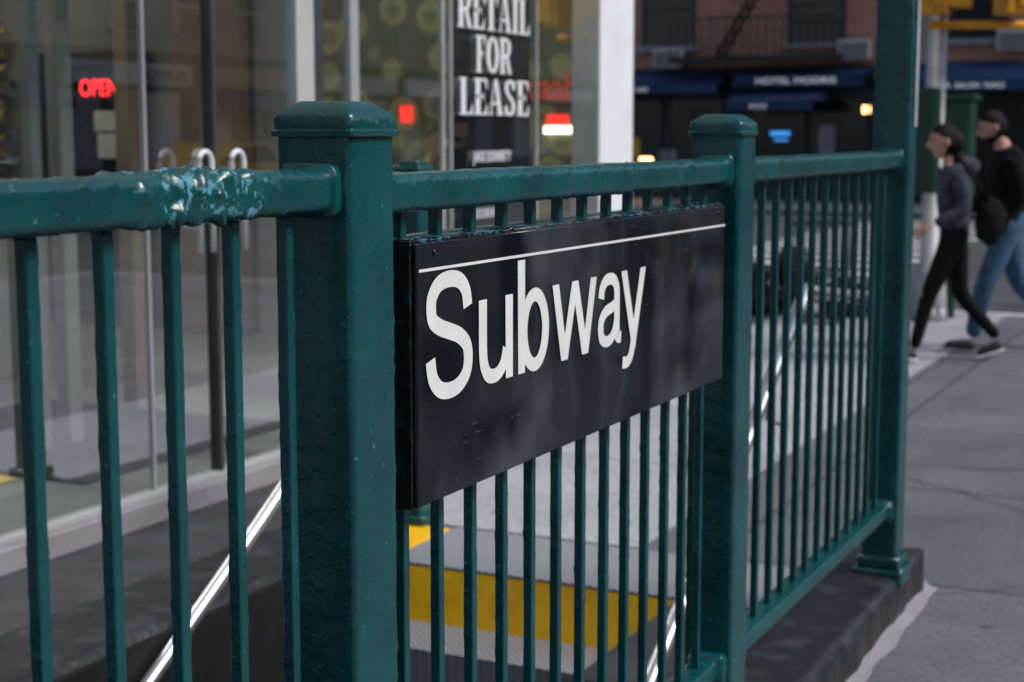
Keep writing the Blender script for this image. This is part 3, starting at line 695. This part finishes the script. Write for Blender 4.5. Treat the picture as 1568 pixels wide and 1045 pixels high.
for x, z, w, h, mm in ((-11.5, 1.55, .5, .10, 'blueneon'), (-11.4, 1.42, .35, .05, 'blueneon'), (-9.25, 2.07, .18, .18, 'warmlamp'), (-15.2, 1.0, .3, .5, 'flower'), (-14.4, .9, .5, .3, 'sill'), (-7.6, 1.2, .5, .9, 'sill'), (-13.2, .7, .3, .6, 'rustred'), (-10.3, .7, .4, 1.1, 'sill'), (-14.9, .5, .35, .5, 'warmlamp')):
    box('shop_item', lx(x), lx(x)+w, 0.07, 0.098, z, z+h, M[mm], fb, 0.02)
def awning(parent, x0, x1, z0, z1, proj, val=0.28):
    V = [(x0, -0.0, z1), (x1, -0.0, z1), (x0, -proj, z0), (x1, -proj, z0), (x0, -proj, z0-val), (x1, -proj, z0-val), (x0, 0, z0), (x1, 0, z0)]
    F = [(0, 1, 3, 2), (2, 3, 5, 4), (0, 2, 6), (1, 3, 7)]
    return meshobj('awning', V, F, M['navy'], parent)
awning(fb, lx(-20), lx(-12.5), 2.78, 3.15, 1.0, 0.22)
awning(fb, lx(-12.2), lx(-9.05), 2.99, 3.16, 0.7, 0.30)
awning(fb, lx(-12.1), lx(-10.0), 2.35, 2.69, 1.6, 0.22)
awning(fb, lx(-8.7), lx(2), 2.80, 3.25, 1.0, 0.25)
M['letter'] = mat('white_sign_letters', (0.85, 0.87, 0.9), 0.5, var=0, emit=0.35)
text('awning_letters', 'HOTEL MODRIS', 0.20, (lx(-11.65), -0.73, 2.77), (R(90), 0, 0), M['letter'], fb, 0.004, bold=0.0, sx=1.38)
text('awning_letters', 'HAIR  SALON  NAILS', 0.17, (lx(-7.4), -1.02, 2.61), (R(90), 0, 0), M['letter'], fb, 0.004, bold=0.0)
text('awning_letters', 'M O D', 0.14, (lx(-11.5), -1.62, 2.18), (R(90), 0, 0), M['letter'], fb, 0.004)
text('awning_letters', 'CAFE', 0.14, (lx(-14.6), -1.02, 2.61), (R(90), 0, 0), M['letter'], fb, 0.004)
for x, z in ((-14.38, 3.2), (-9.75, 3.32), (-6.15, 3.45), (-17.8, 3.3)):
    box('ac_unit', lx(x), lx(x)+.74, -0.42, -0.15, z, z+.46, M['ac'], fb, 0.02)
    boxes('ac_grille', [(lx(x)+.05, lx(x)+.69, -0.432, -0.421, z+.05+.06*i, z+.08+.06*i) for i in range(6)], M['wframe'], fb)
fe = [(lx(-13.7), lx(-9.6), -1.1, -0.1, 3.36, 3.42), (lx(-13.7), lx(-9.6), -1.11, -1.07, 3.28, 3.36), (lx(-13.7), lx(-9.6), -1.11, -1.07, 4.30, 4.34)]
fe += [(lx(-13.7)+i*.2, lx(-13.7)+i*.2+.02, -1.10, -1.08, 3.42, 4.30) for i in range(21)]
boxes('fire_escape_platform', fe, M['iron'], fb)
for k in (0, 0.5):
    tube('fire_escape_stringer', [(lx(-12.6), -0.35-k, 3.42), (lx(-10.7), -0.35-k, 6.6)], 0.045, M['iron'], fb, 6)
for i in range(12):
    t = i/12; box('fire_escape_tread', lx(-12.6)+1.9*t, lx(-12.6)+1.9*t+.22, -0.83, -0.37, 3.5+3.18*t, 3.53+3.18*t, M['iron'], fb)
box('pilaster', lx(-8.35), lx(-7.75), -0.1, -0.001, 3.2, 17, M['brick2'], fb)

b2 = building('brick_row_building', (22, 90, 0), R(-90), 120, 11, 10, M['brick2'], 4.0, bay=3.0, seed=3, frame='wpale')
for i in range(19):
    x = 0.6+i*6.2
    box('sign_band', x, x+5.4, -0.35, -0.13, 3.0, 3.62, [M['whitecol'], M['palewall'], M['tan'], M['palewall'], M['navy']][i % 5], b2)
    for j in range(3): box('shop_window', x+0.1+j*1.8, x+1.7+j*1.8, 0.08, 0.146, 0.6, 2.8, [M['palewall'], M['wdark'], M['sill'], M['tan']][(i*2+j) % 4], b2)
    if i % 2: awning(b2, x, x+5.4, 2.5, 2.98, 1.2)
text('sign_letters', 'DUITTUR', 0.5, (50.5, -0.37, 3.08), (R(90), 0, 0), M['wdark'], b2, 0.003, bold=0.01)

# ------------------------------------------------------------------ vehicles (seen mirrored in glass)
def vehicle(name, loc, rotz, prof, win, W, body, wheels, wr=0.33):
    e = empty(name, loc, rotz)
    V = [(x, -W/2, z) for x, z in prof]+[(x, W/2, z) for x, z in prof]; n = len(prof)
    F = [tuple(range(n)), tuple(range(n, 2*n))]+[(i, (i+1) % n, (i+1) % n+n, i+n) for i in range(n)]
    o = meshobj('body', V, F, body, e); b = o.modifiers.new('b', 'BEVEL'); b.width = 0.06; b.segments = 3
    for w in win:
        n = len(w)
        for s in (-1, 1):
            meshobj('side_window', [(x, s*(W/2+.004), z) for x, z in w], [tuple(range(n))], M['wdark'], e)
    for x in wheels:
        for s in (-1, 1): tube('wheel', [(x, s*(W/2-.2), wr), (x, s*(W/2+.015), wr)], wr, M['tyre'], e, 24); tube('hub', [(x, s*(W/2), wr), (x, s*(W/2+.025), wr)], wr*.55, M['alu'], e, 20)
    return e
carp = [(-2.3, .35), (-2.35, .8), (-2.2, 1.0), (-1.7, 1.05), (-1.0, 1.48), (.5, 1.5), (1.25, 1.05), (2.2, .92), (2.35, .6), (2.3, .35)]
cwn = [[(-1.45, 1.06), (-.9, 1.42), (-.3, 1.44), (-.3, 1.04)], [(-.2, 1.04), (-.2, 1.44), (.45, 1.44), (1.0, 1.04)]]
t1 = vehicle('yellow_taxi', (15.5, 33, -.13), R(90), carp, cwn, 1.8, M['taxi'], (-1.45, 1.45))
box('roof_light', -.3, .0, -.2, .2, 1.5, 1.64, M['palewall'], t1, .02)
vanp = [(-2.8, .4), (-2.8, 2.35), (1.6, 2.35), (2.1, 1.35), (2.8, 1.15), (2.85, .4)]
vehicle('white_van', (17.0, 8, -.13), R(90), vanp, [[(.7, 1.3), (.7, 2.0), (1.55, 2.0), (1.85, 1.3)]], 2.0, M['vanwhite'], (-1.9, 1.9), .38)

# ------------------------------------------------------------------ signal pole
sp = empty('pedestrian_signal_pole')
PX, PY = -2.76, 13.9
tube('pole', [(PX, PY, 0.0), (PX, PY, 0.12), (PX, PY, 0.13), (PX, PY, 4.5)], [0.17, 0.15, 0.085, 0.08], M['pole'], sp, 20)
tube('base', [(PX, PY, 0.0), (PX, PY, 0.35), (PX, PY, 0.5)], [0.17, 0.14, 0.09], M['pole'], sp, 8)
tube('bracket_arm', [(PX-0.05, PY-.12, 2.50), (PX+0.7, PY+.2, 2.50)], 0.035, M['sigyel'], sp)
tube('bracket_arm_top', [(PX-0.05, PY-.12, 3.15), (PX+0.7, PY+.2, 3.15)], 0.03, M['sigyel'], sp)
def sighead(x, y, rz):
    h = empty('signal_head', (x, y, 2.58), rz); h.parent = sp
    box('housing', -.17, .17, -.10, .12, 0, .46, M['sigyel'], h, .02)
    box('door', -.15, .15, -.115, -.102, .03, .43, M['iron'], h, .005)
    box('visor_top', -.17, .17, -.27, -.1, .43, .447, M['sigyel'], h)
    box('visor_l', -.17, -.16, -.27, -.1, .06, .43, M['sigyel'], h); box('visor_r', .16, .17, -.27, -.1, .06, .43, M['sigyel'], h)
    box('hinge', -.19, -.172, -.06, .02, .06, .4, M['sigyel'], h)
sighead(PX+.02, PY-.15, R(95)); sighead(PX+.60, PY+.1, R(120))
gb = empty('green_signal_control_box')
box('cabinet', PX-.05, PX+.28, PY+.12, PY+.42, 0.95, 1.88, M['boxgreen'], gb, .02)
box('cabinet_door', PX-.02, PX+.25, PY+.108, PY+.118, 1.0, 1.82, M['boxgreen'], gb, .006)
box('cabinet_hood', PX-.08, PX+.31, PY+.09, PY+.45, 1.88, 1.93, M['boxgreen'], gb, .01)
box('cabinet_leg', PX+.06, PX+.17, PY+.2, PY+.32, 0.0, 0.95, M['boxgreen'], gb, .005)
bar('dome', 'z', 1.10, 1.98, PX-.04, PY-.16, .24, .16, .05, M['boxgreen'], gb)

def lump(name, c, s, m, parent=None, seed=0, amp=.25):
    bm = bmesh.new(); bmesh.ops.create_icosphere(bm, subdivisions=4, radius=1)
    for v in bm.verts:
        n = noise.noise(v.co*1.7+Vector((seed, 0, 0)))*amp+noise.noise(v.co*5+Vector((seed, 3, 0)))*amp*.3
        p = v.co*(1+n); v.co = Vector((c[0]+p.x*s[0], c[1]+p.y*s[1], max(0.006, c[2]+p.z*s[2])))
    me = bpy.data.meshes.new(name); bm.to_mesh(me); bm.free(); me.materials.append(m)
    for p in me.polygons: p.use_smooth = True
    o = bpy.data.objects.new(name, me); COL.objects.link(o)
    if parent: o.parent = parent
    return o
lump('trash_bag', (-4.25, 13.7, .22), (.24, .24, .26), M['trash'], seed=2)
lump('trash_bag', (-3.45, 13.9, .16), (.24, .2, .17), M['trash'], seed=9)
lump('trash_bag', (-4.0, 14.05, .3), (.2, .2, .3), M['trash'], seed=5)
lb = empty('litter_basket')
for i in range(20):
    a = 2*math.pi*i/20; tube('wire', [(-3.55+.2*math.cos(a), 13.3+.2*math.sin(a), .02), (-3.55+.27*math.cos(a), 13.3+.27*math.sin(a), .85)], .006, M['iron'], lb, 5)
for z, r_ in ((.02, .2), (.45, .235), (.85, .27)):
    tube('hoop', [(-3.55+r_*math.cos(a*math.pi/12), 13.3+r_*math.sin(a*math.pi/12), z) for a in range(25)], .012, M['iron'], lb, 6)

# ------------------------------------------------------------------ people
def skin_mesh(name, verts, edges, radii, root, mats, emat, parent, sub=2):
    me = bpy.data.meshes.new(name+'_sk'); me.from_pydata([Vector(v) for v in verts], edges, []); me.update()
    o = bpy.data.objects.new(name+'_sk', me); COL.objects.link(o)
    md = o.modifiers.new('Skin', 'SKIN'); md.use_smooth_shade = True
    for i, sv in enumerate(me.skin_vertices[0].data):
        r = radii[i]; sv.radius = r if isinstance(r, tuple) else (r, r); sv.use_root = (i == root)
    ss = o.modifiers.new('s', 'SUBSURF'); ss.levels = sub; ss.render_levels = sub
    dg = bpy.context.evaluated_depsgraph_get(); ev = o.evaluated_get(dg)
    nm = bpy.data.meshes.new_from_object(ev); bpy.data.objects.remove(o)
    nm.materials.clear()
    for m in mats: nm.materials.append(m)
    segs = [(Vector(verts[a]), Vector(verts[b])) for a, b in edges]
    for p in nm.polygons:
        c = p.center; best = 1e9; bi = 0
        for k, (a, b) in enumerate(segs):
            ab = b-a; t = max(0, min(1, (c-a).dot(ab)/max(ab.length_squared, 1e-9))); d = (c-(a+ab*t)).length
            if d < best: best = d; bi = k
        p.material_index = emat[bi]; p.use_smooth = True
    ob = bpy.data.objects.new(name, nm); COL.objects.link(ob); ob.parent = parent; return ob

def lump_local(name, c, s, m, parent, amp=.0):
    bm = bmesh.new(); bmesh.ops.create_icosphere(bm, subdivisions=3, radius=1)
    for v in bm.verts:
        p = v.co*(1+noise.noise(v.co*3)*amp); v.co = Vector((c[0]+p.x*s[0], c[1]+p.y*s[1], c[2]+p.z*s[2]))
    me = bpy.data.meshes.new(name); bm.to_mesh(me); bm.free(); me.materials.append(m)
    for p in me.polygons: p.use_smooth = True
    o = bpy.data.objects.new(name, me); COL.objects.link(o); o.parent = parent; return o

def make_head(parent, c, pitch, female, skinm, hairm):
    h = empty('head', c); h.parent = parent; h.rotation_euler = (0, pitch, 0)
    bm = bmesh.new(); bmesh.ops.create_uvsphere(bm, u_segments=48, v_segments=36, radius=1)
    for v in bm.verts:
        x, y, z = v.co
        X = x*.098; Y = y*.076; Z = z*.118
        if z < 0:
            k = -z; Y *= 1-.28*k; X = X*(1-.22*k)+.014*k*k+(.006 if x > 0 else .02*k)
            if x < -.2: Z *= 1-.25*k
        f = max(0, x)
        X += .026*math.exp(-((y/.17)**2)-((z+.16)/.15)**2)*(f > .3)
        X += .008*math.exp(-((y/.12)**2)-((z-.02)/.2)**2)*(f > .3)
        X -= .008*(math.exp(-(((abs(y)-.36)/.16)**2)-((z-.05)/.12)**2))*(f > .3)
        X += .006*math.exp(-((y/.3)**2)-((z+.48)/.09)**2)*(f > .3)
        X += .010*math.exp(-((y/.3)**2)-((z+.86)/.16)**2)*(f > .0)
        v.co = Vector((X, Y, Z))
    me = bpy.data.meshes.new('skull'); bm.to_mesh(me); bm.free(); me.materials.append(skinm); me.materials.append(hairm)
    for p in me.polygons:
        p.use_smooth = True
        cc = p.center
        hairy = cc.z > .055 and cc.x < .075 or cc.x < -.02 and cc.z > -.06 or (cc.x < .015 and cc.z > .02)
        if hairy: p.material_index = 1
        if not female and cc.z < -.062 and cc.x > .0 and not (cc.x > .085 and -.07 < cc.z < -.045): p.material_index = 1
    o = bpy.data.objects.new('face', me); COL.objects.link(o); o.parent = h
    for s in (-1, 1):
        lump_local('eye', (.082, s*.029, .006), (.009, .012, .007), M['shoe'], h); lump_local('ear', (-.005, s*.076, -.004), (.018, .008, .030), skinm, h)
        lump_local('brow', (.091, s*.029, .026), (.006, .017, .004), hairm, h)
    lump_local('mouth', (.090, 0, -.060), (.008, .022, .006), M['lip'], h)
    bm = bmesh.new(); bmesh.ops.create_uvsphere(bm, u_segments=48, v_segments=36, radius=1)
    for v in bm.verts:
        x, y, z = v.co
        n = 1+.06*noise.noise(v.co*7)
        face = (x > .55 and z < .60) or (x > .05 and z < .18+.3*x) or z < -.45
        k = .84 if face else 1.0
        v.co = Vector(((x*.102*n-.006)*k, y*.080*n*k, (z*.121*n+.004)*k))
    me = bpy.data.meshes.new('hair'); bm.to_mesh(me); bm.free(); me.materials.append(hairm)
    o = bpy.data.objects.new('hair', me); COL.objects.link(o); o.parent = h
    for p in me.polygons: p.use_smooth = True
    if female:
        lump_local('gathered_hair', (-.080, 0, -.02), (.065, .07, .085), hairm, h, .2); lump_local('hair_tail', (-.085, 0, -.12), (.045, .06, .08), hairm, h, .2)
    return h

def hand(parent, wrist, direction, palmn, m):
    d = Vector(direction).normalized(); nrm = Vector(palmn).normalized(); side = d.cross(nrm).normalized()
    w = Vector(wrist)
    vs = [w, w+d*.04, w+d*.085]; es = [(0, 1), (1, 2)]; rd = [(.022, .018), (.034, .016), (.036, .014)]
    skin_mesh('palm', vs, es, rd, 0, [m], [0, 0], parent, 2)
    for i, ln in enumerate((.072, .08, .074, .058)):
        o = side*(-.027+.018*i); b = w+d*.08+o
        p = [b-d*.02, b+d*ln*.4+nrm*ln*.08, b+d*ln*.72+nrm*ln*.28, b+d*ln*.9+nrm*ln*.55]
        skin_mesh('finger_%d' % i, p, [(0, 1), (1, 2), (2, 3)], [.009, .0085, .008, .007], 0, [m], [0]*3, parent, 1)
    b = w+d*.03-side*.024
    skin_mesh('thumb', [b, b-side*.022+d*.025+nrm*.01, b-side*.026+d*.055+nrm*.022], [(0, 1), (1, 2)], [.012, .010, .008], 0, [m], [0, 0], parent, 1)

def shoe(parent, heel, toe, m, solem):
    h = Vector(heel); t = Vector(toe); d = (t-h).normalized(); mid = h+(t-h)*.55
    skin_mesh('shoe', [h+Vector((0, 0, .045)), mid+Vector((0, 0, .04)), t-d*.03+Vector((0, 0, .028))], [(0, 1), (1, 2)], [(.042, .045), (.044, .036), (.036, .026)], 0, [m], [0, 0], parent, 2)
    skin_mesh('sole', [h-d*.01+Vector((0, 0, .012)), mid+Vector((0, 0, .010)), t+Vector((0, 0, .010))], [(0, 1), (1, 2)], [(.046, .011), (.050, .010), (.040, .010)], 0, [solem], [0, 0], parent, 2)

FWD = math.atan2(-.437, -.9)
def woman():
    e = empty('walking_woman', (-2.10, 11.40, 0), FWD)
    V = [(0, 0, .90), (0.01, 0, 1.02), (.02, 0, 1.18), (.03, 0, 1.30), (.045, 0, 1.39), (.07, 0, 1.46),
         (.02, .145, 1.325), (-.02, .20, 1.08), (.19, .185, .98),
         (.02, -.145, 1.325), (-.07, -.20, 1.07), (-.02, -.19, .86),
         (.03, .085, .85), (.19, .09, .49), (.28, .09, .10),
         (-.03, -.085, .85), (-.08, -.09, .47), (-.36, -.09, .16)]
    E = [(0, 1), (1, 2), (2, 3), (3, 4), (4, 5), (3, 6), (6, 7), (7, 8), (3, 9), (9, 10), (10, 11), (0, 12), (12, 13), (13, 14), (0, 15), (15, 16), (16, 17)]
    Rr = [(.135, .12), (.125, .105), (.14, .125), (.125, .11), (.05, .05), (.048, .048), .068, .060, .042, .068, .060, .042, .10, .062, .040, .10, .062, .040]
    em = [0, 0, 0, 0, 2, 0, 0, 0, 0, 0, 0, 1, 1, 1, 1, 1, 1]
    skin_mesh('body', V, E, Rr, 0, [M['hoodie'], M['blackcloth'], M['skin']], em, e)
    lump_local('hood', (-.055, 0, 1.37), (.095, .12, .075), M['hoodie'], e, .2)
    lump_local('knee_rip', (.236, .09, .485), (.018, .025, .028), M['skin'], e)
    make_head(e, (.095, 0, 1.545), .08, True, M['skin'], M['hair'])
    hand(e, (.20, .185, .972), (.9, 0, -.45), (0, -1, -.2), M['skin']); hand(e, (-.015, -.19, .85), (.25, 0, -1), (0, 1, 0), M['skin'])
    shoe(e, (.255, .09, .015), (.49, .09, .055), M['shoe'], M['sole']); shoe(e, (-.40, -.09, .07), (-.19, -.09, .004), M['shoe'], M['sole'])
    lump_local('bag', (-.19, .19, 1.0), (.10, .05, .16), M['blackcloth'], e, .3)
    tube('bag_strap', [(-.19, .2, 1.12), (-.06, .18, 1.30), (0.0, .10, 1.42), (-.08, .02, 1.36)], .012, M['blackcloth'], e, 6)
    return e
def man():
    e = empty('walking_man', (-1.86, 12.20, 0), FWD)
    V = [(0, 0, .97), (0.0, 0, 1.10), (.02, 0, 1.26), (.03, 0, 1.40), (.06, 0, 1.50), (.10, 0, 1.575),
         (.03, .185, 1.41), (-.02, .245, 1.15), (.14, .17, .98),
         (.03, -.185, 1.41), (.08, -.25, 1.14), (.25, -.16, 1.03),
         (.02, .10, .92), (.19, .11, .50), (.27, .11, .10),
         (-.02, -.10, .92), (-.12, -.11, .50), (-.45, -.11, .18)]
    E = [(0, 1), (1, 2), (2, 3), (3, 4), (4, 5), (3, 6), (6, 7), (7, 8), (3, 9), (9, 10), (10, 11), (0, 12), (12, 13), (13, 14), (0, 15), (15, 16), (16, 17)]
    Rr = [(.15, .13), (.155, .135), (.17, .15), (.15, .13), (.062, .062), (.06, .06), .088, .074, .050, .088, .074, .050, .11, .078, .062, .11, .078, .062]
    em = [0, 0, 0, 0, 2, 0, 0, 0, 0, 0, 0, 1, 1, 1, 1, 1, 1]
    skin_mesh('body', V, E, Rr, 0, [M['blackcloth'], M['jeans'], M['skin']], em, e)
    make_head(e, (.145, 0, 1.645), .28, False, M['skin'], M['hair'])
    hand(e, (.15, .17, .975), (.8, -.2, -.5), (0, -1, -.2), M['skin']); hand(e, (.26, -.16, 1.025), (1, .3, -.2), (0, 1, 0), M['skin'])
    shoe(e, (.24, .11, .012), (.50, .11, .03), M['shoe'], M['shoe']); shoe(e, (-.49, -.11, .09), (-.27, -.11, .004), M['shoe'], M['shoe'])
    return e
woman(); man()

# ------------------------------------------------------------------ light, sky, camera
w = bpy.data.worlds.new("World"); scene.world = w; w.use_nodes = True
N = w.node_tree.nodes; L = w.node_tree.links
bg = N['Background']; sk = N.new('ShaderNodeTexSky'); sk.sky_type = 'NISHITA'; sk.sun_disc = False
EL, AZ = R(46), R(80)
sk.sun_elevation = EL; sk.sun_rotation = AZ; sk.air_density = 1.1; sk.dust_density = 2.0
L.new(sk.outputs[0], bg.inputs[0]); bg.inputs[1].default_value = 0.12
sd = Vector((math.sin(AZ)*math.cos(EL), math.cos(AZ)*math.cos(EL), math.sin(EL)))
sl = bpy.data.lights.new('sun', 'SUN'); sl.energy = 2.7; sl.angle = R(20); sl.color = (1, .96, .91)
so = bpy.data.objects.new('sun', sl); COL.objects.link(so); so.rotation_euler = sd.to_track_quat('Z', 'Y').to_euler()

cam = bpy.data.cameras.new('camera'); co = bpy.data.objects.new('camera', cam); COL.objects.link(co)
co.location = (0, 0, 1.6)
th, p = R(25.9), R(7.4)
F_ = Vector((-math.sin(th)*math.cos(p), math.cos(th)*math.cos(p), -math.sin(p)))
co.rotation_euler = F_.to_track_quat('-Z', 'Y').to_euler()
cam.lens = 56.2; cam.sensor_width = 36; cam.clip_end = 2000; cam.clip_start = 0.05
cam.dof.use_dof = True; cam.dof.focus_distance = 2.35; cam.dof.aperture_fstop = 5.6
scene.camera = co
scene.view_settings.view_transform = 'Standard'; scene.view_settings.look = 'None'; scene.view_settings.exposure = 0
